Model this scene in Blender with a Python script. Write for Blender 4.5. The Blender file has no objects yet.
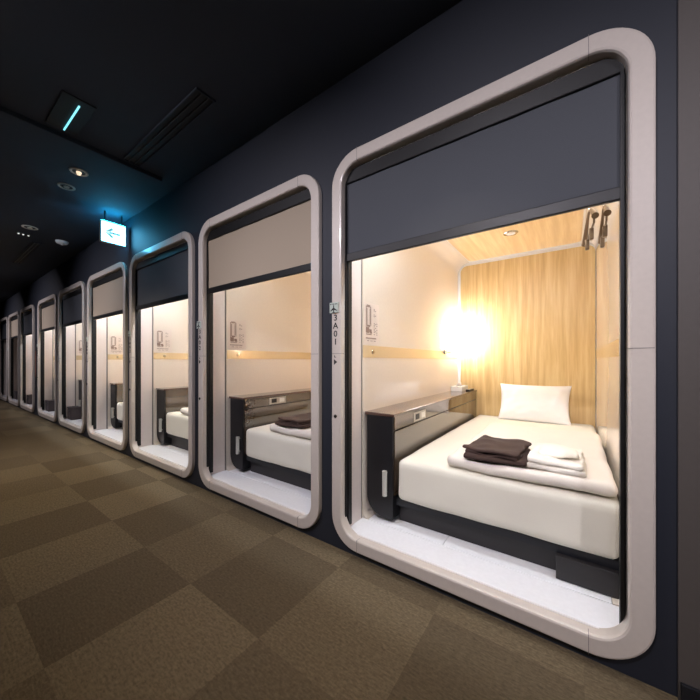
import bpy, bmesh, math, random
from mathutils import Vector, Matrix, noise
random.seed(7)
SC = bpy.context.scene
COL = SC.collection
PI = math.pi

# ------------------------------------------------------------------ camera
cam_d = bpy.data.cameras.new('camera')
cam = bpy.data.objects.new('camera', cam_d)
COL.objects.link(cam)
cam.location = (0, -1.36, 1.05)
cam.rotation_euler = (PI/2, 0, math.radians(35.55))
cam_d.sensor_width = 36
cam_d.lens = 36*312/700
cam_d.shift_y = 0.0161
cam_d.clip_start = 0.02
SC.camera = cam

# ------------------------------------------------------------------ world and exposure
w = bpy.data.worlds.new('world')
SC.world = w
w.use_nodes = True
w.node_tree.nodes['Background'].inputs[0].default_value = (0.03, 0.035, 0.05, 1)
w.node_tree.nodes['Background'].inputs[1].default_value = 0.3
SC.view_settings.view_transform = 'Standard'
SC.view_settings.look = 'None'
SC.view_settings.gamma = 1
SC.view_settings.use_curve_mapping = False
SC.view_settings.exposure = 0.9

# light levels, one place to tune
LAMP_E = 46.0                                   # reading lamp shade emission
STRIP_E = [46, 17, 50, 50, 36, 32, 26, 0, 0]   # entrance strip of each capsule
SPOT_W = 22.0                                    # ceiling downlights over the carpet
FILL_W = 6.8                                   # added fill lamps washing the capsule fronts
SIGN_E = 1.0

# ------------------------------------------------------------------ materials
def S(r, g, b):
    f = lambda c: (c/255/12.92) if c/255 <= 0.04045 else ((c/255+0.055)/1.055)**2.4
    return (f(r), f(g), f(b), 1)

def mat(name, col, rough=0.5, metal=0.0, coat=0.0, ior=1.5, bump=0, bscale=60, spec=0.5):
    m = bpy.data.materials.new(name)
    m.use_nodes = True
    nt = m.node_tree
    p = nt.nodes['Principled BSDF']
    p.inputs['Base Color'].default_value = col
    p.inputs['Roughness'].default_value = rough
    p.inputs['Metallic'].default_value = metal
    p.inputs['Coat Weight'].default_value = coat
    p.inputs['Coat Roughness'].default_value = 0.05
    p.inputs['IOR'].default_value = ior
    p.inputs['Specular IOR Level'].default_value = spec
    # a little variation in every surface
    tc = nt.nodes.new('ShaderNodeTexCoord')
    n = nt.nodes.new('ShaderNodeTexNoise')
    n.inputs['Scale'].default_value = bscale
    n.inputs['Detail'].default_value = 4
    nt.links.new(tc.outputs['Object'], n.inputs['Vector'])
    mr = nt.nodes.new('ShaderNodeMapRange')
    mr.inputs[3].default_value = 0.94
    mr.inputs[4].default_value = 1.05
    nt.links.new(n.outputs['Fac'], mr.inputs[0])
    mx = nt.nodes.new('ShaderNodeVectorMath')
    mx.operation = 'SCALE'
    mx.inputs[0].default_value = col[:3]
    nt.links.new(mr.outputs[0], mx.inputs['Scale'])
    nt.links.new(mx.outputs[0], p.inputs['Base Color'])
    if bump:
        b = nt.nodes.new('ShaderNodeBump')
        b.inputs['Strength'].default_value = bump
        b.inputs['Distance'].default_value = 0.002
        nt.links.new(n.outputs['Fac'], b.inputs['Height'])
        nt.links.new(b.outputs[0], p.inputs['Normal'])
    return m

def emit(name, col, strength):
    m = bpy.data.materials.new(name)
    m.use_nodes = True
    p = m.node_tree.nodes['Principled BSDF']
    p.inputs['Base Color'].default_value = (0.8, 0.8, 0.8, 1)
    p.inputs['Emission Color'].default_value = col
    p.inputs['Emission Strength'].default_value = strength
    return m

def wood(name, a, b, c, rough=0.35):
    m = mat(name, a, rough)
    nt = m.node_tree
    p = nt.nodes['Principled BSDF']
    tc = nt.nodes.new('ShaderNodeTexCoord')
    mp = nt.nodes.new('ShaderNodeMapping')
    mp.inputs['Scale'].default_value = (14, 14, 0.7) if 'ceiling' not in name else (14, 0.7, 14)
    n = nt.nodes.new('ShaderNodeTexNoise')
    n.inputs['Scale'].default_value = 2.0
    n.inputs['Detail'].default_value = 8
    n.inputs['Distortion'].default_value = 0.35
    n2 = nt.nodes.new('ShaderNodeTexNoise')
    n2.inputs['Scale'].default_value = 9
    n2.inputs['Detail'].default_value = 5
    r = nt.nodes.new('ShaderNodeValToRGB')
    r.color_ramp.elements[0].position = 0.33
    r.color_ramp.elements[0].color = a
    r.color_ramp.elements[1].position = 0.68
    r.color_ramp.elements[1].color = c
    e = r.color_ramp.elements.new(0.5)
    e.color = b
    ad = nt.nodes.new('ShaderNodeMath')
    ad.operation = 'MULTIPLY_ADD'
    ad.inputs[1].default_value = 0.35
    nt.links.new(tc.outputs['Object'], mp.inputs[0])
    nt.links.new(mp.outputs[0], n.inputs['Vector'])
    nt.links.new(mp.outputs[0], n2.inputs['Vector'])
    nt.links.new(n2.outputs['Fac'], ad.inputs[0])
    sb = nt.nodes.new('ShaderNodeMath')
    sb.operation = 'SUBTRACT'
    sb.inputs[1].default_value = 0.175
    nt.links.new(n.outputs['Fac'], sb.inputs[0])
    nt.links.new(sb.outputs[0], ad.inputs[2])
    nt.links.new(ad.outputs[0], r.inputs[0])
    nt.links.new(r.outputs[0], p.inputs['Base Color'])
    return m

def carpet_mat():
    m = bpy.data.materials.new('carpet')
    m.use_nodes = True
    nt = m.node_tree
    L = nt.links.new
    p = nt.nodes['Principled BSDF']
    p.inputs['Roughness'].default_value = 0.95
    p.inputs['Specular IOR Level'].default_value = 0.1
    tc = nt.nodes.new('ShaderNodeTexCoord')
    # carpet tiles half a metre square laid with alternating pile direction
    br = nt.nodes.new('ShaderNodeTexChecker')
    br.inputs['Scale'].default_value = 2.0
    br.inputs['Color1'].default_value = S(112, 99, 78)
    br.inputs['Color2'].default_value = S(102, 90, 71)
    mp = nt.nodes.new('ShaderNodeMapping')
    mp.inputs['Location'].default_value = (-0.03, 0.10, 0.13)
    L(tc.outputs['Object'], mp.inputs[0])
    L(mp.outputs[0], br.inputs['Vector'])
    n = nt.nodes.new('ShaderNodeTexNoise')
    n.inputs['Scale'].default_value = 90
    n.inputs['Detail'].default_value = 4
    n.inputs['Roughness'].default_value = 0.7
    L(tc.outputs['Object'], n.inputs['Vector'])
    # streaky weave
    mp2 = nt.nodes.new('ShaderNodeMapping')
    mp2.inputs['Scale'].default_value = (26, 90, 26)
    L(tc.outputs['Object'], mp2.inputs[0])
    n2 = nt.nodes.new('ShaderNodeTexNoise')
    n2.inputs['Scale'].default_value = 1.6
    n2.inputs['Detail'].default_value = 3
    L(mp2.outputs[0], n2.inputs['Vector'])
    ad = nt.nodes.new('ShaderNodeMath')
    ad.operation = 'ADD'
    L(n.outputs['Fac'], ad.inputs[0])
    L(n2.outputs['Fac'], ad.inputs[1])
    mr = nt.nodes.new('ShaderNodeMapRange')
    mr.inputs[1].default_value = 0.6
    mr.inputs[2].default_value = 1.4
    mr.inputs[3].default_value = 0.6
    mr.inputs[4].default_value = 1.4
    L(ad.outputs[0], mr.inputs[0])
    sc = nt.nodes.new('ShaderNodeVectorMath')
    sc.operation = 'SCALE'
    fl = nt.nodes.new('ShaderNodeVectorMath'); fl.operation = 'SCALE'; fl.inputs['Scale'].default_value = 2.0
    f2 = nt.nodes.new('ShaderNodeVectorMath'); f2.operation = 'FLOOR'
    wn = nt.nodes.new('ShaderNodeTexWhiteNoise')
    L(mp.outputs[0], fl.inputs[0]); L(fl.outputs[0], f2.inputs[0]); L(f2.outputs[0], wn.inputs[0])
    m3 = nt.nodes.new('ShaderNodeMapRange'); m3.inputs[3].default_value = 0.88; m3.inputs[4].default_value = 1.12
    L(wn.outputs['Value'], m3.inputs[0])
    s3 = nt.nodes.new('ShaderNodeVectorMath'); s3.operation = 'SCALE'
    L(br.outputs[0], s3.inputs[0]); L(m3.outputs[0], s3.inputs['Scale'])
    L(s3.outputs[0], sc.inputs[0])
    L(mr.outputs[0], sc.inputs['Scale'])
    L(sc.outputs[0], p.inputs['Base Color'])
    b = nt.nodes.new('ShaderNodeBump')
    b.inputs['Strength'].default_value = 0.6
    b.inputs['Distance'].default_value = 0.004
    L(ad.outputs[0], b.inputs['Height'])
    L(b.outputs[0], p.inputs['Normal'])
    return m

M = dict(
    frame=mat('frame_enamel', S(214, 204, 194), 0.3, coat=0.3),
    seam=mat('seam_line', S(120, 112, 108), 0.5),
    navy=mat('navy_wall', S(34, 38, 48), 0.6, bump=0.1),
    brownwall=mat('umber_wall', S(84, 78, 74), 0.6, bump=0.1),
    ceil=mat('black_ceiling', S(44, 50, 62), 0.85, bump=0.5, bscale=250),
    black=mat('black_paint', S(26, 28, 34), 0.4),
    rail=mat('guide_rail_black', S(9, 9, 11), 0.5),
    wall=mat('gloss_cream_wall', S(232, 221, 207), 0.03, ior=1.8),
    jamb=mat('satin_jamb', S(236, 224, 218), 0.3),
    cove=mat('white_cove', S(244, 242, 240), 0.25),
    floor=mat('white_floor_tile', S(246, 247, 250), 0.22),
    wood=wood('oak_veneer', S(206, 170, 116), S(220, 188, 132), S(232, 206, 152)),
    cwood=wood('oak_ceiling', S(220, 188, 138), S(228, 198, 150), S(238, 212, 168)),
    gold=mat('gold_stripe', S(234, 212, 172), 0.08, metal=0.3, ior=1.8),
    blind_dark=mat('charcoal_blind', S(74, 77, 83), 0.8, bump=0.3, bscale=300),
    blind_beige=mat('taupe_blind', S(168, 153, 134), 0.8, bump=0.3, bscale=300),
    ledge=mat('black_laminate', S(22, 22, 26), 0.45),
    gloss=mat('smoked_gloss', S(74, 60, 48), 0.05, ior=1.9, coat=0.6),
    top=mat('smoked_gloss_top', S(88, 66, 58), 0.12, ior=1.7, coat=0.4),
    base=mat('bed_base_dark', S(38, 36, 37), 0.45),
    sheet=mat('white_sheet', S(230, 226, 211), 0.85, bump=0.15, bscale=400),
    duvet=mat('white_duvet', S(234, 226, 214), 0.85, bump=0.15, bscale=400),
    pillow=mat('white_pillow', S(246, 242, 238), 0.85, bump=0.15, bscale=400),
    brown=mat('brown_cloth', S(60, 42, 36), 0.9, bump=0.4, bscale=500),
    towel=mat('white_towel', S(238, 232, 220), 0.95, bump=0.7, bscale=300),
    handle=mat('handle_silver', S(214, 214, 206), 0.3, metal=0.3),
    chrome=mat('chrome', S(210, 208, 200), 0.15, metal=1.0),
    plate=mat('outlet_plate', S(190, 184, 172), 0.3),
    dark=mat('dark_plastic', S(24, 22, 22), 0.35),
    print=mat('printed_ink', S(140, 116, 104), 0.6),
    printlight=mat('print_ground', S(222, 208, 196), 0.5),
    ink=mat('black_ink', S(34, 30, 28), 0.6),
    plaque=mat('plaque_face', S(196, 206, 196), 0.3),
    tissue=mat('tissue_box', S(238, 236, 228), 0.6),
    bronze=mat('bronze_hanger', S(120, 96, 72), 0.3, metal=0.4),
    box=mat('storage_box', S(72, 64, 66), 0.75, bump=0.5, bscale=200),
    trim=mat('ceiling_trim', S(190, 184, 172), 0.4),
    slot=mat('slot_black', S(10, 10, 13), 0.7),
    carpet=carpet_mat(),
    shade=emit('lamp_glass', (0.96, 0.95, 1.0, 1), LAMP_E),
    sign=emit('sign_panel', (0.14, 0.62, 1.0, 1), 8*SIGN_E),
    arrow=emit('sign_arrow', (0.36, 0.78, 0.88, 1), 0.3),
    sign_fill=emit('added_sign_glow', (0.02, 0.55, 1.0, 1), 62*SIGN_E),  # emission of an added strip, tints the ceiling above the sign
    glint=emit('lamp_glint', (1.0, 0.75, 0.5, 1), 0.6),
    glow_line=emit('tube_glow', (0.2, 0.75, 0.9, 1), 0.8),
    dot=emit('indicator_dot', (1, 0.97, 0.9, 1), 0.35),
)
STRIP = {}
def strip_mat(e):
    if e not in STRIP:
        STRIP[e] = emit('led_strip_light', (0.86, 0.92, 1.0, 1), e)
    return STRIP[e]

# ------------------------------------------------------------------ helpers
def tag(o, label=None, cat=None, group=None, kind=None):
    if label: o['label'] = label
    if cat: o['category'] = cat
    if group: o['group'] = group
    if kind: o['kind'] = kind
    return o

def root(name, loc, label, cat, group=None):
    o = bpy.data.objects.new(name, None)
    COL.objects.link(o)
    o.location = loc
    o.empty_display_size = 0.1
    return tag(o, label, cat, group)

def wloc(o):
    v = Vector((0, 0, 0))
    while o:
        v += Vector(o.location)
        o = o.parent
    return v

def obj(name, bm, m, parent=None, smooth=None, origin=None):
    """bm holds world coordinates; the new object's origin is the parent's, or `origin`."""
    off = wloc(parent) if parent else Vector(origin or (0, 0, 0))
    bmesh.ops.recalc_face_normals(bm, faces=bm.faces)
    bmesh.ops.translate(bm, verts=bm.verts, vec=-off)
    me = bpy.data.meshes.new(name)
    bm.to_mesh(me)
    bm.free()
    for x in (m if isinstance(m, list) else [m]):
        me.materials.append(x)
    if smooth is not None:
        try:
            me.shade_smooth() if smooth >= 180 else me.shade_smooth()
            if smooth < 180:
                me.set_sharp_from_angle(angle=math.radians(smooth))
        except Exception:
            pass
    o = bpy.data.objects.new(name, me)
    COL.objects.link(o)
    if parent:
        o.parent = parent
    else:
        o.location = off
    return o

def box(bm, x0, x1, y0, y1, z0, z1, bev=0, seg=2):
    r = bmesh.ops.create_cube(bm, size=1)
    vs = r['verts']
    for v in vs:
        v.co = Vector(((x0+x1)/2+v.co.x*(x1-x0), (y0+y1)/2+v.co.y*(y1-y0), (z0+z1)/2+v.co.z*(z1-z0)))
    if bev:
        es = list({e for v in vs for e in v.link_edges})
        bmesh.ops.bevel(bm, geom=es, offset=bev, segments=seg, profile=0.5, affect='EDGES')
    return bm

def B(*a, **k):
    return box(bmesh.new(), *a, **k)

def tube(bm, pts, r, n=10, caps=True):
    pts = [Vector(p) for p in pts]
    rs = r if isinstance(r, (list, tuple)) else [r]*len(pts)
    rings = []
    t0 = None
    for i, p in enumerate(pts):
        t = (pts[min(i+1, len(pts)-1)]-pts[max(i-1, 0)]).normalized()
        if t0 is None:
            a = t.orthogonal().normalized()
        else:
            a = t0.rotation_difference(t) @ a
        t0 = t
        b = t.cross(a)
        rings.append([bm.verts.new(p+rs[i]*(math.cos(2*PI*k/n)*a+math.sin(2*PI*k/n)*b)) for k in range(n)])
    for i in range(len(rings)-1):
        for k in range(n):
            bm.faces.new((rings[i][k], rings[i][(k+1) % n], rings[i+1][(k+1) % n], rings[i+1][k]))
    if caps:
        bm.faces.new(rings[0][::-1])
        bm.faces.new(rings[-1])
    return bm

def lathe(bm, prof, c, axis='z', n=28):
    """prof: list of (radius, height) along the axis from c"""
    rings = []
    for r, h in prof:
        ring = []
        for k in range(n):
            a = 2*PI*k/n
            u, v = r*math.cos(a), r*math.sin(a)
            p = {'z': (u, v, h), 'y': (u, h, v), 'x': (h, u, v)}[axis]
            ring.append(bm.verts.new(Vector(c)+Vector(p)))
        rings.append(ring)
    for i in range(len(rings)-1):
        for k in range(n):
            bm.faces.new((rings[i][k], rings[i][(k+1) % n], rings[i+1][(k+1) % n], rings[i+1][k]))
    if prof[0][0] > 1e-5: bm.faces.new(rings[0][::-1])
    if prof[-1][0] > 1e-5: bm.faces.new(rings[-1])
    bmesh.ops.remove_doubles(bm, verts=bm.verts, dist=1e-6)
    return bm

def rrect(x0, x1, z0, z1, R, n=10):
    """rounded rectangle outline; R may be (bl, br, tr, tl)"""
    R = R if isinstance(R, (list, tuple)) else (R,)*4
    pts = []
    for (cx, cz, r, a0) in ((x0+R[0], z0+R[0], R[0], PI), (x1-R[1], z0+R[1], R[1], 1.5*PI),
                            (x1-R[2], z1-R[2], R[2], 0), (x0+R[3], z1-R[3], R[3], 0.5*PI)):
        if r < 1e-6:
            pts.append((cx, cz))
            continue
        for k in range(n+1):
            a = a0+0.5*PI*k/n
            pts.append((cx+r*math.cos(a), cz+r*math.sin(a)))
    return pts

def prism(bm, pts, a0, a1, axis='y'):
    """polygon pts extruded along an axis; 'y': pts are (x, z); 'x': (y, z); 'z': (x, y)"""
    f = {'y': lambda p, a: (p[0], a, p[1]), 'x': lambda p, a: (a, p[0], p[1]), 'z': lambda p, a: (p[0], p[1], a)}[axis]
    lo = [bm.verts.new(f(p, a0)) for p in pts]
    hi = [bm.verts.new(f(p, a1)) for p in pts]
    n = len(pts)
    for k in range(n):
        bm.faces.new((lo[k], lo[(k+1) % n], hi[(k+1) % n], hi[k]))
    bm.faces.new(lo[::-1])
    bm.faces.new(hi)
    return bm

def kids(o):
    return [c for c in bpy.data.objects if c.parent == o]

def copy_tree(o, parent=None):
    c = o.copy()
    COL.objects.link(c)
    c.parent = parent
    for ch in kids(o):
        copy_tree(ch, c)
    return c

def soft(bm, x0, x1, y0, y1, z0, z1, rx, cell=0.03, amp=0.004, fq=6, seed=0, top=None):
    """a soft cushion-like block: dense box, edges rounded by radius rx, surface rumpled"""
    nx, ny, nz = (max(2, int((b-a)/cell)) for a, b in ((x0, x1), (y0, y1), (z0, z1)))
    nz = max(nz, 5)
    grid = {}
    def V(i, j, k):
        key = (i, j, k)
        if key not in grid:
            grid[key] = bm.verts.new((x0+(x1-x0)*i/nx, y0+(y1-y0)*j/ny, z0+(z1-z0)*k/nz))
        return grid[key]
    def warp(n, i):      # gather samples near the rims so the rounding is smooth
        return i
    for i in range(nx):
        for j in range(ny):
            bm.faces.new((V(i, j, 0), V(i, j+1, 0), V(i+1, j+1, 0), V(i+1, j, 0)))
            bm.faces.new((V(i, j, nz), V(i+1, j, nz), V(i+1, j+1, nz), V(i, j+1, nz)))
    for i in range(nx):
        for k in range(nz):
            bm.faces.new((V(i, 0, k), V(i+1, 0, k), V(i+1, 0, k+1), V(i, 0, k+1)))
            bm.faces.new((V(i, ny, k), V(i, ny, k+1), V(i+1, ny, k+1), V(i+1, ny, k)))
    for j in range(ny):
        for k in range(nz):
            bm.faces.new((V(0, j, k), V(0, j, k+1), V(0, j+1, k+1), V(0, j+1, k)))
            bm.faces.new((V(nx, j, k), V(nx, j+1, k), V(nx, j+1, k+1), V(nx, j, k+1)))
    lo = Vector((x0+rx, y0+rx, z0+rx)); hi = Vector((x1-rx, y1-rx, z1-rx))
    for v in grid.values():
        c = Vector([min(max(v.co[a], lo[a]), hi[a]) for a in range(3)])
        d = v.co-c
        if d.length > 1e-9:
            m_ = max(abs(d.x), abs(d.y), abs(d.z))
            v.co = c+d.normalized()*m_
        nn = noise.noise_vector(Vector((v.co.x*fq+seed, v.co.y*fq, v.co.z*fq)))
        v.co += nn*amp
        if top and v.co.z > (z0+z1)/2:
            v.co.z += top(v.co.x, v.co.y)
        if v.co.z < z0: v.co.z = z0
    return bm

# ------------------------------------------------------------------ the corridor
X_FAR, X_NEAR, Y_OPP, ZC = -16.0, 2.4, -3.0, 2.62
PODX = [-1.099, -2.507, -3.919, -5.345, -6.80, -8.24, -9.92, -11.38, -12.84]
PW = 1.313
ZB, ZT, RAD, FW = 0.037, 2.18, 0.17, 0.066

o = obj('floor', B(X_FAR, X_NEAR, Y_OPP, 0.12, -0.05, 0.0), M['carpet']); tag(o, 'olive brown carpet tiles along the corridor', kind='structure')
o = obj('ceiling', B(X_FAR, X_NEAR, Y_OPP, 2.4, ZC, ZC+0.08), M['ceil']); tag(o, kind='structure')

def corridor_wall():
    """the navy wall with a rounded opening behind every capsule frame"""
    bm = bmesh.new()
    edges = []
    def loop(pts):
        vs = [bm.verts.new((p[0], 0.028, p[1])) for p in pts]
        for k in range(len(vs)):
            edges.append(bm.edges.new((vs[k], vs[(k+1) % len(vs)])))
    loop([(X_FAR, 0.0), (0.266, 0.0), (0.266, ZC), (X_FAR, ZC)])
    for x in PODX:
        loop(rrect(x+0.03, x+PW-0.03, ZB+0.03, ZT-0.03, RAD-0.03, 8))
    bmesh.ops.triangle_fill(bm, edges=edges, use_beauty=True)
    r = bmesh.ops.extrude_face_region(bm, geom=list(bm.faces))
    bmesh.ops.translate(bm, verts=[g for g in r['geom'] if isinstance(g, bmesh.types.BMVert)], vec=(0, 0.014, 0))
    return bm
o = obj('wall_back', corridor_wall(), M['navy']); tag(o, kind='structure')
o = obj('wall_right', B(0.266, X_NEAR, 0.02, 0.12, 0, ZC), M['brownwall']); tag(o, kind='structure')
o = obj('wall_front', B(X_FAR, X_NEAR, Y_OPP-0.08, Y_OPP, 0, ZC), M['navy']); tag(o, kind='structure')
o = obj('wall_end', B(X_FAR-0.08, X_FAR, Y_OPP, 0.028, 0, ZC), M['navy']); tag(o, kind='structure')
o = obj('wall_near', B(X_NEAR, X_NEAR+0.08, Y_OPP, 0.12, 0, ZC), M['navy']); tag(o, kind='structure')
o = obj('baseboard_right', B(0.27, X_NEAR, 0.008, 0.02, 0, 0.06, bev=0.003), M['black']); tag(o, kind='structure')

# ------------------------------------------------------------------ sleeping capsule
POD_WHERE = ['nearest capsule, at the right, its doorway numbered 3A01',
             'second capsule from the right, taupe blind over bed with dark pyjamas',
             'third capsule from the right, dark blind catching blue light',
             'fourth capsule from the right, left frame post glowing blue',
             'fifth capsule from the right, charcoal blind and storage box inside',
             'sixth capsule from the right, beige blind, right of the wide gap',
             'seventh capsule from the right, left of the wide gap',
             'eighth capsule from the right, unlit behind a small beige blind',
             'ninth and farthest capsule at the left edge of the photo']
IN_L, IN_R, YB, ZF, ZI = -1.033, 0.165, 2.15, 0.11, 2.12     # interior of the nearest capsule

def ring_frame(x0):
    prof = [(0.0, 0.05), (0.0, 0.007), (0.002, 0.002), (0.007, 0.0), (0.057, 0.0), (0.063, 0.003), (0.066, 0.010), (0.066, 0.05)]
    bm = bmesh.new()
    rings = []
    for wi, y in prof:
        pts = rrect(x0+wi, x0+PW-wi, ZB+wi, ZT-wi, RAD-wi, 14)
        rings.append([bm.verts.new((p[0], y, p[1])) for p in pts])
    n = len(rings[0])
    for a in range(len(rings)):
        b = (a+1) % len(rings)
        for k in range(n):
            bm.faces.new((rings[a][k], rings[a][(k+1) % n], rings[b][(k+1) % n], rings[b][k]))
    return bm

def text_mesh(s, size, extr=0.0008):
    cu = bpy.data.curves.new('t', 'FONT')
    cu.body = s
    cu.size = size
    cu.extrude = extr
    cu.align_x = 'CENTER'
    cu.offset = size*0.012
    t = bpy.data.objects.new('t', cu)
    COL.objects.link(t)
    dg = bpy.context.evaluated_depsgraph_get()
    me = bpy.data.meshes.new_from_object(t.evaluated_get(dg))
    bm = bmesh.new()
    bm.from_mesh(me)
    bpy.data.objects.remove(t)
    bpy.data.curves.remove(cu)
    bpy.data.meshes.remove(me)
    return bm

def number_bm(chars, xc, ztop):
    out = bmesh.new()
    for i, ch in enumerate(chars):
        b = text_mesh(ch, 0.047)
        for v in b.verts:                      # stand the letter upright on the frame face
            v.co = Vector((xc+v.co.x*1.12, -0.001-v.co.z, ztop-0.036-i*0.0445+v.co.y))
        me = bpy.data.meshes.new('tmp')
        b.to_mesh(me); b.free()
        out.from_mesh(me)
        bpy.data.meshes.remove(me)
    return out

def plane_emblem(bm, cx, cz, s, y):
    pts = [(0, 1), (0.12, 0.75), (0.13, 0.25), (0.95, -0.35), (0.95, -0.55), (0.13, -0.25), (0.10, -0.7), (0.38, -0.92), (0.38, -1.05), (0, -0.95)]
    pts = pts+[(-x, z) for x, z in pts[::-1] if x > 0]
    prism(bm, [(cx+x*s, cz+z*s) for x, z in pts], y-0.0012, y)
    return bm

def make_pod():
    x0 = PODX[0]
    r = root('sleeping_capsule', (x0, 0, 0), 'x', 'capsule')
    obj('frame', ring_frame(x0), M['frame'], r, smooth=14)
    # joint lines across the frame posts at mid height and where the corner pieces meet the long ones
    for xs in ((x0+0.004, x0+0.0662), (x0+PW-0.0662, x0+PW-0.004)):
        obj('frame_seam', B(xs[0], xs[1], -0.0006, 0.03, 1.0915, 1.0935), M['seam'], r)
    for x in (x0+RAD, x0+PW-RAD):
        for z in (ZB, ZT):
            z0, z1 = (z-0.002, z+0.0662) if z == ZB else (z-0.0662, z+0.002)
            obj('corner_joint', B(x-0.0008, x+0.0008, -0.0005, 0.03, z0, z1), M['seam'], r)
    # guide rails of the blind
    for a, b in ((IN_L+0.001, IN_L+0.014), (0.132, 0.147)):
        obj('guide_rail', B(a, b, 0.052, 0.086, ZF+0.02, 2.10, bev=0.002), M['rail'], r)
        obj('guide_rail_lip', B(a+(-0.001), b-0.006, 0.036, 0.052, ZF+0.075, 2.06), M['rail'], r)
    # jambs
    obj('jamb', B(IN_L-0.03, IN_L, 0.05, 0.200, 0.03, 2.17), M['jamb'], r)
    obj('jamb', B(0.149, 0.18, 0.05, 0.200, 0.03, 2.17), M['jamb'], r)
    for a, b in ((IN_L-0.03, IN_L-0.006), (0.171, 0.195)):
        obj('shadow_gap', B(a, b, 0.200, 0.216, 0.08, 2.14), M['seam'], r)
    # side walls: glossy panels, curving into the ceiling with a cove and into the floor
    def side(sign):
        X = IN_L if sign < 0 else IN_R
        R1, R0 = (0.12, 0.04) if sign < 0 else (0.09, 0.04)
        bm = bmesh.new()
        inner = []
        for k in range(9):
            a = 0.5*PI*k/8
            inner.append((X-sign*(R0-R0*math.sin(a)), ZF+R0-R0*math.cos(a)))
        for k in range(13):
            a = 0.5*PI*k/12
            inner.append((X-sign*(R1-R1*math.cos(a)), ZI-R1+R1*math.sin(a)))
        outer = [(X-sign*R1, ZI+0.02), (X+sign*0.02, ZI+0.02), (X+sign*0.02, ZF-0.02), (X-sign*R0, ZF-0.02)]
        prism(bm, inner+outer, 0.216, YB)
        return bm
    obj('side_wall', side(-1), M['wall'], r, smooth=30)
    obj('side_wall', side(1), M['wall'], r, smooth=30)
    # ceiling: white board with an inset oak panel, rounded corners
    obj('ceiling_board', B(IN_L+0.12, IN_R-0.09, 0.05, YB, ZI, ZI+0.03), M['cove'], r)
    bm = bmesh.new()
    prism(bm, rrect(IN_L+0.13, IN_R-0.104, 0.30, YB-0.05, 0.05, 6), ZI-0.004, ZI, axis='z')
    obj('ceiling_panel', bm, M['cwood'], r)
    # back wall
    obj('back_board', B(IN_L, IN_R, YB, YB+0.03, ZF, ZI), M['cove'], r)
    bm = bmesh.new()
    prism(bm, rrect(IN_L+0.028, IN_R-0.004, ZF+0.05, ZI-0.035, (0.02, 0.02, 0.06, 0.07), 8), YB-0.012, YB)
    obj('headboard_panel', bm, M['wood'], r)
    # floor: white tiles with hairline joints
    for a, b, c, d in ((IN_L+0.001, IN_R-0.02, 0.05, 0.212), (IN_L+0.041, -0.545, 0.216, 0.42), (-0.543, IN_R-0.041, 0.216, 0.42)):
        obj('floor_tile', B(a, b, c, d, 0.07, ZF, bev=0.0015, seg=1), M['floor'], r)
    obj('threshold', B(x0+0.067, x0+PW-0.067, 0.045, 0.06, 0.06, 0.108), M['cove'], r)
    # header box above the blind
    obj('header_box', B(IN_L+0.002, 0.147, 0.095, 0.21, 2.06, ZI+0.03), M['black'], r)
    # gold stripe along the left wall
    obj('wall_stripe', B(IN_L, IN_L+0.002, 0.218, YB-0.014, 1.072, 1.148), M['gold'], r)
    obj('wall_stripe', B(IN_R-0.002, IN_R, 0.218, YB-0.014, 1.072, 1.148), M['gold'], r)
    kh = bmesh.new()
    lathe(kh, [(0.0001, -0.006), (0.012, -0.006), (0.014, -0.002), (0.014, 0.0)], (0, 0, 0), 'x', 14)
    for v in kh.verts: v.co = Vector((IN_L+0.002-v.co.x, 0.33+v.co.y, 1.108+v.co.z))
    obj('wall_hook', kh, M['chrome'], r)
    # number plate and lock on the left post
    px = x0+0.026
    obj('number_plaque', B(x0-0.008, x0+0.052, -0.008, 0.0, 1.318, 1.376, bev=0.002), M['plaque'], r)
    return r

pod_root = make_pod()
def marks(r, x0, num):
    pl = [c for c in kids(r) if c.name.startswith('number_plaque')][0]
    bm = bmesh.new()
    plane_emblem(bm, x0+0.022, 1.340, 0.023, -0.0082)
    for k in range(5):
        box(bm, x0-0.002+k*0.011, x0+0.003+k*0.011, -0.0092, -0.0082, 1.363, 1.369)
    o = obj('emblem', bm, M['ink'], r); o.parent = pl
    obj('number', number_bm(num, x0+0.029, 1.312), M['ink'], r)
    bm = bmesh.new()
    prism(bm, [(x0+0.018, 1.030), (x0+0.018, 1.062), (x0+0.040, 1.046)], -0.0012, 0.0)
    box(bm, x0+0.020, x0+0.032, -0.0012, 0, 1.071, 1.075)
    box(bm, x0+0.020, x0+0.024, -0.0012, 0, 1.075, 1.083)
    obj('arrow_mark', bm, M['ink'], r)
    bm = bmesh.new()
    lathe(bm, [(0.0001, -0.004), (0.009, -0.004), (0.011, 0.0)], (x0+0.028, 0, 0.745), 'y', 16)
    k = obj('lock', bm, M['chrome'], r)
    o = obj('keyhole', B(x0+0.0265, x0+0.0295, -0.0052, -0.004, 0.733, 0.757), M['ink'], r); o.parent = k

roots = [pod_root]
for i in range(1, 9):
    c = copy_tree(pod_root)
    c.location = (PODX[i], 0, 0)
    roots.append(c)
bpy.context.view_layer.update()
for i, r in enumerate(roots):
    tag(r, POD_WHERE[i], 'capsule', 'sleeping capsules along the corridor')
    if i < 6:
        marks(r, PODX[i], '3A%02d' % (i+1))
    if STRIP_E[i] > 0:
        x = PODX[i]
        obj('entrance_light', B(x+0.16, x+PW-0.16, 0.13, 0.17, 2.045, 2.06), strip_mat(STRIP_E[i]), r)

# ------------------------------------------------------------------ things inside capsules (built for the nearest, then copied)
DX = [x-PODX[0] for x in PODX]

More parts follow.
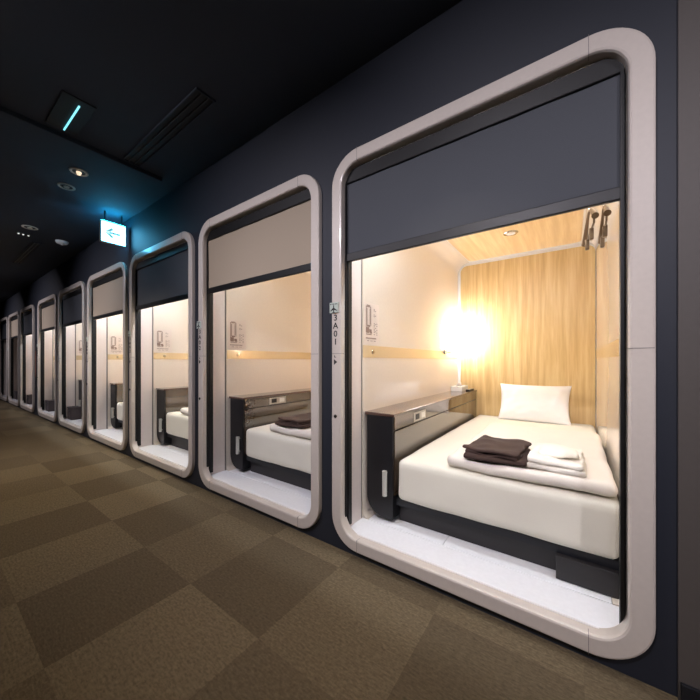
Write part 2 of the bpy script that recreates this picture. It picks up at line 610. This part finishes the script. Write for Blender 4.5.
def make_blind(m):
    r = root('roller_blind', (PODX[0]+PW/2, 0.06, 1.6), 'x', 'blind')
    a, b = IN_L+0.004, 0.145
    obj('headrail', B(a, b, 0.038, 0.062, 2.035, 2.105, bev=0.004), M['rail'], r)
    bm = bmesh.new()
    n = 24
    vs = [[bm.verts.new((a+0.002+(b-a-0.004)*i/n, 0.05+0.0012*math.sin(i*1.3+k*0.6), 1.64+(2.04-1.64)*k/8)) for i in range(n+1)] for k in range(9)]
    for k in range(8):
        for i in range(n):
            bm.faces.new((vs[k][i], vs[k][i+1], vs[k+1][i+1], vs[k+1][i]))
    g = bmesh.ops.extrude_face_region(bm, geom=list(bm.faces))
    bmesh.ops.translate(bm, verts=[q for q in g['geom'] if isinstance(q, bmesh.types.BMVert)], vec=(0, 0.0012, 0))
    obj('blind_fabric', bm, m, r, smooth=40)
    obj('bottom_bar', B(a+0.001, b-0.001, 0.040, 0.058, 1.602, 1.648, bev=0.004), M['rail'], r)
    return r
bd = make_blind(M['blind_dark'])
bb = make_blind(M['blind_beige'])
BL = ['charcoal roller blind half lowered in the nearest, large capsule',
      'taupe roller blind in the second capsule from the right',
      'dark roller blind with blue sheen in the third capsule from the right',
      'grey roller blind lit blue beside the glowing sign, fourth from the right',
      'charcoal roller blind in the fifth capsule from the right',
      'beige roller blind in the sixth capsule, right of the wide gap',
      'dark roller blind in the seventh capsule, left of the wide gap',
      'small beige roller blind in the unlit eighth capsule',
      'roller blind in the farthest capsule at the left edge']
base_loc = Vector(bd.location)
for i in range(9):
    src = (bd, bb)[i % 2]
    o = src if i < 2 else copy_tree(src)
    o.location = base_loc+Vector((DX[i], 0, 0))
    tag(o, BL[i], 'blind', 'roller blinds in the capsule doorways')

WH = ['in the nearest capsule', 'in the second capsule from the right', 'in the third capsule from the right',
      'in the fourth capsule from the right', 'in the fifth capsule from the right', 'in the sixth capsule from the right',
      'in the seventh capsule from the right']

# console ledge along the left wall
def make_ledge():
    r = root('console_ledge', (-0.935, 0.245, 0.134), 'x', 'ledge')
    bm = bmesh.new()
    prism(bm, rrect(IN_L+0.015, -0.845, 0.134, 0.728, (0.11, 0.004, 0.0, 0.0), 10), 0.245, YB-0.014)
    obj('body', bm, M['ledge'], r, smooth=30)
    obj('top', B(IN_L+0.002, -0.832, 0.238, YB-0.014, 0.728, 0.745, bev=0.002), M['top'], r)
    obj('side_panel', B(-0.845, -0.839, 0.262, YB-0.016, 0.27, 0.643), M['gloss'], r)
    obj('upper_panel', B(-0.845, -0.839, 0.262, YB-0.016, 0.650, 0.727), M['gloss'], r)
    p = obj('outlet_plate', B(-0.839, -0.835, 0.52, 0.72, 0.656, 0.716, bev=0.002), M['plate'], r)
    obj('socket', B(-0.8355, -0.833, 0.545, 0.605, 0.668, 0.704, bev=0.001), M['dark'], r).parent = p
    obj('switch', B(-0.8355, -0.832, 0.64, 0.70, 0.668, 0.704, bev=0.001), M['tissue'], r).parent = p
    bm = bmesh.new()
    tube(bm, [(-0.886, 0.225, 0.272), (-0.886, 0.225, 0.415)], 0.0145, 14)
    h = obj('handle', bm, M['handle'], r, smooth=40); h['label'] = 'pale metal handle'
    for z in (0.29, 0.40):
        bm = bmesh.new(); tube(bm, [(-0.886, 0.225, z), (-0.886, 0.246, z)], 0.007, 8)
        obj('handle_post', bm, M['handle'], r).parent = h
    return r
ledge = make_ledge()

def make_base():
    r = root('bed_base', (-0.35, 0.245, ZF), 'x', 'bed base')
    obj('platform', B(-0.836, 0.163, 0.275, YB-0.014, 0.215, 0.252), M['black'], r)
    obj('front_panel', B(-0.836, 0.163, 0.318, 0.34, ZF, 0.215), M['base'], r)
    d = obj('drawer', B(-0.060, 0.160, 0.250, 0.318, ZF+0.004, 0.214, bev=0.002), M['base'], r)
    return r
bbase = make_base()

def make_mattress():
    def top(x, y): return 0.0
    bm = soft(bmesh.new(), -0.818, 0.156, 0.245, YB-0.02, 0.254, 0.49, 0.032, cell=0.022, amp=0.004, fq=5, seed=3)
    # the sheet is tucked: gentle dents along the lower rim
    for v in bm.verts:
        if v.co.y < 0.30:
            v.co.y += 0.004*math.sin(v.co.x*23)*math.exp(-((v.co.z-0.30)/0.05)**2)
            v.co.x = min(v.co.x, 0.16)
        v.co.z = max(v.co.z, 0.2535)
    o = obj('mattress', bm, M['sheet'], None, smooth=60, origin=(-0.35, 1.2, 0.254))
    return o
matt = make_mattress()

def make_duvet():
    r = root('folded_duvet', (-0.2, 0.8, 0.492), 'x', 'duvet')
    def mk(x0, x1, y0, y1, z0, z1, rr, sd):
        bm = soft(bmesh.new(), x0, x1, y0, y1, z0, z1, rr, cell=0.02, amp=0.007, fq=7, seed=sd)
        for v in bm.verts:
            v.co.z += 0.004*math.sin(v.co.x*9+v.co.y*5)
            v.co.y += 0.006*math.sin(v.co.x*6+sd)*(1 if v.co.y < (y0+y1)/2 else 0.4)
            v.co.z = max(v.co.z, z0+0.0005)
        return bm
    obj('lower_fold', mk(-0.515, 0.135, 0.285, 1.34, 0.494, 0.514, 0.009, 1), M['duvet'], r, smooth=80)
    obj('upper_fold', mk(-0.545, 0.148, 0.256, 1.36, 0.498, 0.558, 0.028, 5), M['duvet'], r, smooth=80)
    return r
duv = make_duvet()

def cloth_stack(bm, x0, x1, y0, y1, z0, n, th, ang, sd, jit=0.012):
    c = Vector(((x0+x1)/2, (y0+y1)/2, 0))
    for k in range(n):
        j = [random.uniform(-jit, jit) for _ in range(4)]
        b2 = bmesh.new()
        soft(b2, x0+j[0], x1+j[1], y0+j[2], y1+j[3], z0+k*th*0.95, z0+(k+1)*th, th*0.48, cell=0.012, amp=0.010, fq=12, seed=sd+k*2.2)
        for v in b2.verts:
            v.co.z += 0.005*math.sin(v.co.x*30+sd+k*0.6)*math.cos(v.co.y*19+k*0.6)
            v.co.z = max(v.co.z, z0+0.0005)
        R_ = Matrix.Rotation(ang+random.uniform(-0.03, 0.03), 4, 'Z')
        for v in b2.verts:
            p = R_ @ (v.co-c)
            v.co = p+c
        me = bpy.data.meshes.new('t'); b2.to_mesh(me); b2.free()
        bm.from_mesh(me); bpy.data.meshes.remove(me)
    return bm

def make_pyjamas():
    r = root('folded_pyjamas', (-0.3, 0.4, 0.562), 'x', 'pyjamas')
    obj('trousers', cloth_stack(bmesh.new(), -0.460, -0.170, 0.250, 0.585, 0.562, 1, 0.020, 0.05, 2), M['brown'], r, smooth=80)
    obj('jacket', cloth_stack(bmesh.new(), -0.440, -0.190, 0.275, 0.615, 0.579, 2, 0.016, -0.08, 9), M['brown'], r, smooth=80)
    return r
def make_towel():
    r = root('folded_towel', (-0.06, 0.45, 0.562), 'x', 'towel')
    obj('bath_towel', cloth_stack(bmesh.new(), -0.175, 0.045, 0.265, 0.625, 0.562, 2, 0.024, 0.0, 4, 0.006), M['towel'], r, smooth=80)
    obj('face_towel', cloth_stack(bmesh.new(), -0.130, 0.020, 0.345, 0.485, 0.607, 1, 0.026, -0.06, 7, 0.004), M['towel'], r, smooth=80)
    return r
pyj = make_pyjamas()
tow = make_towel()

def make_pillow():
    bm = bmesh.new()
    W, Hh, T = 0.575, 0.36, 0.125
    nx, nz = 44, 30
    rows = []
    for side in (-1, 1):
        g = []
        for k in range(nz+1):
            row = []
            for i in range(nx+1):
                u = -1+2*i/nx; v = -1+2*k/nz
                e = (1-abs(u)**3.2)*(1-abs(v)**3.2)
                th = T/2*max(e, 0)**0.55
                px = W/2*u*(1-0.045*(1-v*v)*0+0.035*(abs(v)**2.5)*1.0)
                pz = Hh/2*v*(1+0.06*(abs(u)**3))
                px *= (0.955+0.045*abs(v)**2)
                wr = 0.006*noise.noise(Vector((u*4, v*4, side*2.0)))+0.004*math.sin(9*u+5*v*u)*abs(u)
                row.append((px, side*(th+(wr if e > 0.02 else 0)), pz))
            g.append([bm.verts.new(p) for p in row])
        rows.append(g)
    for s, g in enumerate(rows):
        for k in range(nz):
            for i in range(nx):
                f = (g[k][i], g[k][i+1], g[k+1][i+1], g[k+1][i])
                bm.faces.new(f if s == 0 else f[::-1])
    bmesh.ops.remove_doubles(bm, verts=bm.verts, dist=1e-4)
    # lean it against the headboard
    R_ = Matrix.Rotation(math.radians(-24), 4, 'X') @ Matrix.Rotation(math.radians(0), 4, 'Z')
    for v in bm.verts:
        v.co = R_ @ v.co
    mz = min(v.co.z for v in bm.verts)
    for v in bm.verts:
        v.co += Vector((-0.305, 1.985, 0.489-mz-0.012))
        v.co.z = max(v.co.z, 0.491)
    ym = max(v.co.y for v in bm.verts)
    for v in bm.verts: v.co.y += (YB-0.014)-ym
    return obj('pillow', bm, M['pillow'], None, smooth=80, origin=(-0.305, 1.98, 0.49))
pil = make_pillow()

def make_lamp():
    c = (-0.95, 1.95, 1.165)
    r = root('reading_lamp', (IN_L, 1.76, 1.14), 'x', 'lamp')
    bm = bmesh.new(); lathe(bm, [(0.0001, 0.018), (0.022, 0.018), (0.026, 0.012), (0.026, 0.0)], (IN_L+0.003, 1.68, 1.14), 'x', 20)
    obj('wall_rose', bm, M['chrome'], r, smooth=40)
    bm = bmesh.new(); tube(bm, [(IN_L+0.015, 1.68, 1.14), (IN_L+0.05, 1.70, 1.138), (-0.945, 1.79, 1.138), (c[0], c[1], 1.145), (c[0], c[1], 1.175)], 0.006, 10)
    obj('arm', bm, M['chrome'], r, smooth=40)
    bm = bmesh.new(); lathe(bm, [(0.0001, 0.0), (0.020, 0.0), (0.022, 0.014), (0.0001, 0.016)], (c[0], c[1], 1.172), 'z', 20)
    obj('holder', bm, M['chrome'], r, smooth=40)
    bm = bmesh.new(); lathe(bm, [(0.0001, 0.0), (0.030, 0.002), (0.038, 0.014), (0.041, 0.06), (0.041, 0.16), (0.037, 0.24), (0.026, 0.258), (0.0001, 0.262)], (c[0], c[1], 1.189), 'z', 24)
    obj('glass_shade', bm, M['shade'], r, smooth=60)
    return r
lamp = make_lamp()

def make_sign():
    """wall print: a figure with a luggage drawing and small columns of marks"""
    r = root('instruction_sticker', (IN_L, 0.31, 1.29), 'x', 'sticker')
    def Bx(bm, y0, y1, z0, z1, t=0.0016): return box(bm, IN_L, IN_L+t, y0, y1, z0, z1)
    obj('backing', Bx(bmesh.new(), 0.232, 0.412, 1.155, 1.415, 0.0006), M['printlight'], r)
    bm = bmesh.new()
    Bx(bm, 0.252, 0.312, 1.386, 1.392); Bx(bm, 0.252, 0.258, 1.23, 1.392); Bx(bm, 0.306, 0.312, 1.27, 1.392)
    Bx(bm, 0.262, 0.302, 1.394, 1.400)
    Bx(bm, 0.262, 0.268, 1.27, 1.38); Bx(bm, 0.296, 0.302, 1.28, 1.38)
    Bx(bm, 0.256, 0.318, 1.215, 1.221); Bx(bm, 0.256, 0.288, 1.225, 1.262); Bx(bm, 0.292, 0.318, 1.23, 1.25)
    Bx(bm, 0.266, 0.300, 1.264, 1.276); Bx(bm, 0.300, 0.322, 1.224, 1.236)
    obj('drawing', bm, M['print'], r)
    bm = bmesh.new()
    for (y, zs) in ((0.345, (1.38, 1.372, 1.345, 1.335, 1.29, 1.28, 1.27, 1.255, 1.245, 1.235, 1.22)), (0.362, (1.37, 1.34, 1.285, 1.262, 1.24)), (0.378, (1.29, 1.275, 1.25, 1.232, 1.22))):
        for z in zs:
            Bx(bm, y, y+0.010, z-0.003, z+0.002)
    for k in range(9):
        Bx(bm, 0.252+k*0.014, 0.262+k*0.014, 1.190, 1.198)
        if k % 3: Bx(bm, 0.255+k*0.013, 0.262+k*0.013, 1.175, 1.180)
    obj('caption_marks', bm, M['print'], r)
    return r
sign = make_sign()

def spread_copies(src, idx, labels, cat, group):
    base = Vector(src.location)
    out = []
    for n, i in enumerate(idx):
        o = src if n == 0 else copy_tree(src)
        o.location = base+Vector((DX[i], 0, 0))
        tag(o, labels[n], cat, group)
        out.append(o)
    return out

spread_copies(ledge, range(6), ['black console ledge with glossy side '+WH[i] for i in range(6)], 'ledge', 'console ledges beside the beds')
spread_copies(bbase, range(6), ['dark bed base under the mattress '+WH[i] for i in range(6)], 'bed base', 'bed bases in the capsules')
spread_copies(matt, range(6), ['white sheeted mattress '+WH[i] for i in range(6)], 'mattress', 'mattresses in the capsules')
spread_copies(duv, (0, 1, 2), ['folded white duvet across the bed '+WH[i] for i in range(3)], 'duvet', 'folded duvets')
spread_copies(pyj, (0, 1), ['folded dark brown pyjamas on the duvet '+WH[i] for i in range(2)], 'pyjamas', 'folded pyjamas')
spread_copies(tow, (0,), ['folded white towels right of the brown pyjamas on the near bed'], 'towel', None)
tag(pil, 'plump white pillow against the wooden back wall of the nearest capsule', 'pillow')
spread_copies(lamp, range(7), ['chrome wall lamp with glowing shade '+WH[i] for i in range(7)], 'lamp', 'reading lamps')
spread_copies(sign, range(5), ['instruction sticker on the left wall '+WH[i] for i in range(5)], 'sticker', 'instruction stickers')

# tissue box and remote on the near ledge
r = root('tissue_box', (-0.965, 1.93, 0.745), 'small white tissue box at the back end of the near console ledge', 'tissue box')
obj('carton', B(-1.018, -0.905, 1.84, 2.06, 0.7455, 0.795, bev=0.003), M['tissue'], r)
bm = bmesh.new(); prism(bm, rrect(-0.985, -0.94, 1.88, 2.02, 0.02, 6), 0.795, 0.7958, axis='z')
obj('opening', bm, M['seam'], r)
bm = soft(bmesh.new(), -0.975, -0.950, 1.91, 1.99, 0.796, 0.826, 0.008, cell=0.006, amp=0.008, fq=25, seed=4)
obj('tissue', bm, M['pillow'], r, smooth=80)
r = root('remote_control', (-0.87, 2.02, 0.745), 'small dark remote lying beside the tissue box', 'remote')
obj('casing', B(-0.895, -0.855, 1.93, 2.10, 0.7455, 0.760, bev=0.004), M['dark'], r)
bm = bmesh.new()
for j in range(5):
    for i in range(2): box(bm, -0.888+i*0.016, -0.878+i*0.016, 1.95+j*0.026, 1.962+j*0.026, 0.760, 0.7615)
obj('keypad', bm, M['plate'], r)

# ceiling speaker ring in the near capsule
r = root('ceiling_speaker', (-0.42, 1.52, ZI-0.004), 'round chrome fitting set in the wooden ceiling of the near capsule', 'ceiling fitting')
bm = bmesh.new(); lathe(bm, [(0.0001, -0.006), (0.036, -0.008), (0.050, -0.010), (0.056, -0.006), (0.057, 0.0)], (-0.42, 1.52, ZI-0.004), 'z', 32)
obj('ring', bm, M['chrome'], r, smooth=40)
bm = bmesh.new(); lathe(bm, [(0.0001, -0.0095), (0.034, -0.0095), (0.035, -0.007)], (-0.42, 1.52, ZI-0.004), 'z', 32)
obj('cover', bm, M['cove'], r)

# clothes hangers on a hook on the right wall
r = root('coat_hook', (IN_R, 0.60, 1.915), 'metal coat hook high on the right wall holding the hangers', 'hook')
obj('hook_plate', B(IN_R-0.006, IN_R, 0.57, 0.63, 1.855, 1.935, bev=0.002), M['chrome'], r)
bm = bmesh.new(); tube(bm, [(IN_R-0.004, 0.60, 1.91), (IN_R-0.05, 0.60, 1.905), (IN_R-0.085, 0.60, 1.91), (IN_R-0.10, 0.60, 1.93)], 0.005, 10)
obj('hook_arm', bm, M['chrome'], r, smooth=40)
def make_hanger(x, ang, label):
    r = root('clothes_hanger', (x, 0.60, 1.885), label, 'hanger', 'clothes hangers on the hook')
    def rot(p):
        a = Vector((0, p[0], p[1])); a = Matrix.Rotation(ang, 4, 'Z') @ a
        return Vector((x, 0.60, 1.885))+a
    pts = [(0.0, -0.075), (0.0, -0.02), (0.012, -0.002), (0.022, 0.014), (0.016, 0.034), (0.0, 0.042), (-0.016, 0.034), (-0.02, 0.02)]
    bm = bmesh.new(); tube(bm, [rot((p[0], p[1]-0.012)) for p in pts], 0.0028, 8)
    obj('hanger_hook', bm, M['chrome'], r, smooth=60)
    bm = bmesh.new()
    arm = []
    rad = []
    for k in range(-14, 15):
        t = k/14
        arm.append(rot((0.205*t, -0.085-0.105*abs(t)**1.4)))
        rad.append(0.006+0.008*abs(t)**2)
    tube(bm, arm, rad, 12)
    obj('shoulder_bar', bm, M['bronze'], r, smooth=60)
    bm = bmesh.new(); tube(bm, [rot((-0.17, -0.165)), rot((-0.165, -0.205)), rot((0.165, -0.205)), rot((0.17, -0.165))], 0.004, 8)
    obj('trouser_bar', bm, M['bronze'], r, smooth=60)
    for s in (-1, 1):
        p = rot((s*0.08, -0.225)); bm = bmesh.new(); box(bm, p.x-0.009, p.x+0.009, p.y-0.012, p.y+0.012, p.z-0.030, p.z+0.024, bev=0.004)
        obj('clip', bm, M['bronze'], r)
    return r
make_hanger(0.066, 0.07, 'bronze clothes hanger at the front of the hook, turned outwards')
make_hanger(0.122, 0.0, 'bronze clothes hanger nearest the right wall')

# storage boxes just inside the far capsules
def make_box():
    r = root('storage_box', (-0.95, 0.22, ZF), 'x', 'storage box')
    obj('bin', B(-1.01, -0.80, 0.098, 0.228, ZF+0.001, 0.285, bev=0.008), M['box'], r, smooth=40)
    obj('lid', B(-1.015, -0.795, 0.094, 0.232, 0.285, 0.312, bev=0.006), M['box'], r, smooth=40)
    obj('pull', B(-0.93, -0.88, 0.090, 0.099, 0.24, 0.262, bev=0.003), M['dark'], r)
    return r
sb = make_box()
spread_copies(sb, (4, 5, 6, 7), ['dark storage box on the white floor '+x for x in (WH[4], WH[5], WH[6], 'in the unlit eighth capsule')], 'storage box', 'storage boxes inside doorways')

# ------------------------------------------------------------------ narrow service panel in the wide gap
r = root('service_panel', (-8.43, 0.02, 0.9), 'narrow upright panel with a rusty red strip in the wide gap between capsules', 'wall panel')
obj('panel', B(-8.50, -8.36, 0.012, 0.028, 0.55, 1.42, bev=0.003), M['black'], r)
obj('strip', B(-8.455, -8.405, 0.009, 0.012, 0.75, 1.25), mat('rust_red', S(150, 100, 84), 0.5), r)

# ------------------------------------------------------------------ ceiling fittings in the corridor
def downlight(x, y, label, on, glint=False, rr=0.062):
    r = root('recessed_downlight', (x, y, ZC), label, 'downlight', 'downlights in the corridor ceiling')
    bm = bmesh.new()
    lathe(bm, [(rr*0.72, 0.0), (rr*0.74, -0.006), (rr*0.95, -0.008), (rr, -0.004), (rr, 0.0)], (x, y, ZC), 'z', 32)
    obj('trim_ring', bm, M['trim'], r, smooth=40)
    bm = bmesh.new()
    lathe(bm, [(0.0001, -0.002), (rr*0.70, -0.003), (rr*0.70, 0.0)], (x, y, ZC), 'z', 32)
    obj('reflector', bm, M['slot'], r)
    bm = bmesh.new()
    if glint:
        lathe(bm, [(0.0001, -0.028), (0.012, -0.026), (0.018, -0.010), (0.018, -0.003)], (x, y, ZC), 'z', 18)
        obj('lamp_head', bm, M['glint'], r, smooth=40)
    else:
        lathe(bm, [(0.0001, -0.012), (rr*0.30, -0.011), (rr*0.34, -0.003)], (x, y, ZC), 'z', 18)
        obj('lamp_head', bm, M['trim'], r, smooth=40)
    if on > 0:
        ld = bpy.data.lights.new('downlight_beam', 'SPOT')
        ld.energy = on
        ld.color = (1.0, 0.86, 0.66)
        ld.spot_size = math.radians(80)
        ld.spot_blend = 0.8
        ld.shadow_soft_size = 0.03
        lo = bpy.data.objects.new('beam', ld)
        COL.objects.link(lo)
        lo.parent = r
        lo.location = (0, 0, -0.045)
    return r
downlight(-3.33, -0.563, 'round recessed downlight with a small amber lamp, nearest of the pairs', SPOT_W, True)
downlight(-3.70, -0.561, 'dull ring downlight just left below the amber one', SPOT_W)
downlight(-0.45, -0.565, 'added downlight out of view, brightening the carpet by the nearest doorway', SPOT_W)  # unseen spot added to warm the near carpet and frames
downlight(-5.18, -0.566, 'pale oval downlight above the smoke detector, farther pair', SPOT_W, rr=0.07)
r = root('ceiling_sensor', (-5.50, -0.571, ZC), 'tiny ceiling plate with three small pale dots below the pale downlight', 'sensor')
obj('plate', B(-5.53, -5.47, -0.63, -0.51, ZC-0.008, ZC, bev=0.003), M['slot'], r)
for y in (-0.615, -0.575, -0.53):
    bm = bmesh.new(); lathe(bm, [(0.0001, -0.012), (0.008, -0.010), (0.010, 0.0)], (-5.50, y, ZC-0.008), 'z', 12)
    obj('dot_lamp', bm, M['dot'], r)

r = root('smoke_detector', (-5.45, -0.228, ZC), 'white round smoke detector tinted blue on the dark ceiling', 'smoke detector')
bm = bmesh.new(); lathe(bm, [(0.0001, -0.036), (0.040, -0.035), (0.056, -0.028), (0.062, -0.016), (0.066, -0.008), (0.067, 0.0)], (-5.45, -0.228, ZC), 'z', 32)
obj('housing', bm, M['cove'], r, smooth=40)
bm = bmesh.new(); lathe(bm, [(0.0001, -0.050), (0.012, -0.048), (0.014, -0.035)], (-5.45, -0.228, ZC), 'z', 16)
obj('sensor_tip', bm, M['cove'], r, smooth=40)

# fill light: lamps added out of view to brighten the capsule fronts
n_ = 0
for x in (1.2, -0.4, -2.0, -5.0, -8.0, -11.0):
    n_ += 1
    r = root('added_fill_lamp', (x, -2.1, ZC), 'added fill lamp out of view over the far side of the walkway', 'downlight', 'added fill lamps over the walkway')
    bm = bmesh.new(); lathe(bm, [(0.075, 0.0), (0.078, -0.006), (0.095, -0.008), (0.10, 0.0)], (x, -2.1, ZC), 'z', 28)
    obj('trim_ring', bm, M['trim'], r, smooth=40)
    bm = bmesh.new(); lathe(bm, [(0.0001, -0.004), (0.074, -0.004), (0.074, 0.0)], (x, -2.1, ZC), 'z', 28)
    obj('diffuser', bm, M['cove'], r)
    ld = bpy.data.lights.new('fill_glow', 'AREA')
    ld.shape = 'DISK'
    ld.size = 0.15
    ld.spread = math.radians(82)
    ld.energy = FILL_W
    ld.color = (0.96, 0.90, 1.0)
    lo = bpy.data.objects.new('glow', ld)
    COL.objects.link(lo)
    lo.parent = r
    lo.location = (0, 0.02, -0.03)
    lo.rotation_euler = (math.radians(57), 0, 0)     # aimed at the doorways

# slot diffusers and ceiling seams
def slot(name, x0, x1, y0, y1, label):
    r = root(name, ((x0+x1)/2, (y0+y1)/2, ZC), label, 'ceiling vent', 'slot vents in the corridor ceiling')
    bm = bmesh.new(); t = 0.008
    box(bm, x0, x1, y0, y0+t, ZC-0.012, ZC); box(bm, x0, x1, y1-t, y1, ZC-0.012, ZC)
    box(bm, x0, x0+t, y0+t, y1-t, ZC-0.012, ZC); box(bm, x1-t, x1, y0+t, y1-t, ZC-0.012, ZC)
    obj('vent_frame', bm, M['ceil'], r)
    obj('vent_cavity', B(x0+t, x1-t, y0+t, y1-t, ZC-0.003, ZC), M['slot'], r)
    bm = bmesh.new()
    if x1-x0 > y1-y0:
        for k in (1, 2): yy = y0+(y1-y0)*k/3; box(bm, x0+t, x1-t, yy-0.003, yy+0.003, ZC-0.010, ZC-0.003)
    else:
        for k in (1, 2): xx = x0+(x1-x0)*k/3; box(bm, xx-0.003, xx+0.003, y0+t, y1-t, ZC-0.010, ZC-0.003)
    obj('vent_vanes', bm, M['black'], r)
slot('slot_vent', -2.83, -1.75, -0.42, -0.30, 'long dark slot vent in the ceiling above the second capsule')
slot('slot_vent', -7.2, -5.75, -0.46, -0.36, 'distant dark slot vent left of the smoke detector')
r = root('ceiling_beam', (-2.90, -0.6, ZC), 'shallow dark beam across the ceiling catching blue light', 'beam')
obj('beam', B(-2.945, -2.86, -1.25, -0.12, ZC-0.03, ZC, bev=0.004), M['ceil'], r)
r = root('tube_fitting', (-2.82, -0.80, ZC), 'thin cyan glowing tube at the top left of the ceiling', 'light fitting')
obj('tray', B(-2.80, -2.40, -0.86, -0.70, ZC-0.008, ZC, bev=0.002), M['slot'], r)
bm = bmesh.new(); tube(bm, [(-2.78, -0.772, ZC-0.016), (-2.45, -0.772, ZC-0.016)], 0.005, 8)
obj('tube', bm, M['glow_line'], r)

# ------------------------------------------------------------------ exit arrow sign
r = root('direction_sign', (-3.97, -0.12, ZC), 'glowing white and cyan sign with a left arrow hanging from the ceiling', 'sign')
y0, y1, z0, z1 = -0.236, -0.018, 2.295, 2.504
obj('housing', B(-3.990, -3.957, y0-0.005, y1+0.005, z0-0.005, z1+0.006, bev=0.003), M['trim'], r)
for yy in (-0.20, -0.05):
    obj('bracket', B(-3.979, -3.968, yy-0.006, yy+0.006, z1+0.006, ZC), M['slot'], r)
obj('added_glow_strip', B(-3.987, -3.960, y0+0.004, y1-0.004, z1+0.006, z1+0.008), M['sign_fill'], r)  # glowing strip added on the housing to throw blue light upwards
for sx in (-3.9565, -3.9905):
    obj('lit_face', B(min(sx, sx+0.002), max(sx, sx+0.002), y0+0.004, y1-0.004, z0+0.004, z1-0.004), M['sign'], r)
yc, zc = (y0+y1)/2-0.005, (z0+z1)/2
def arrow(x):
    bm = bmesh.new()
    t = 0.015
    tip = (yc-0.058, zc)
    box(bm, x, x+0.001, tip[0]+0.012, yc+0.062, zc-t*0.8, zc+t*0.8)
    for s in (-1, 1):
        a = Vector((tip[0], tip[1])); b_ = Vector((tip[0]+0.056, tip[1]+s*0.048))
        d = (b_-a).normalized(); nrm = Vector((-d.y, d.x))*t*0.9
        prism(bm, [tuple(a+nrm), tuple(b_+nrm), tuple(b_-nrm), tuple(a-nrm)], x, x+0.001, axis='x')
    return bm
obj('arrow', arrow(-3.9543), M['arrow'], r)
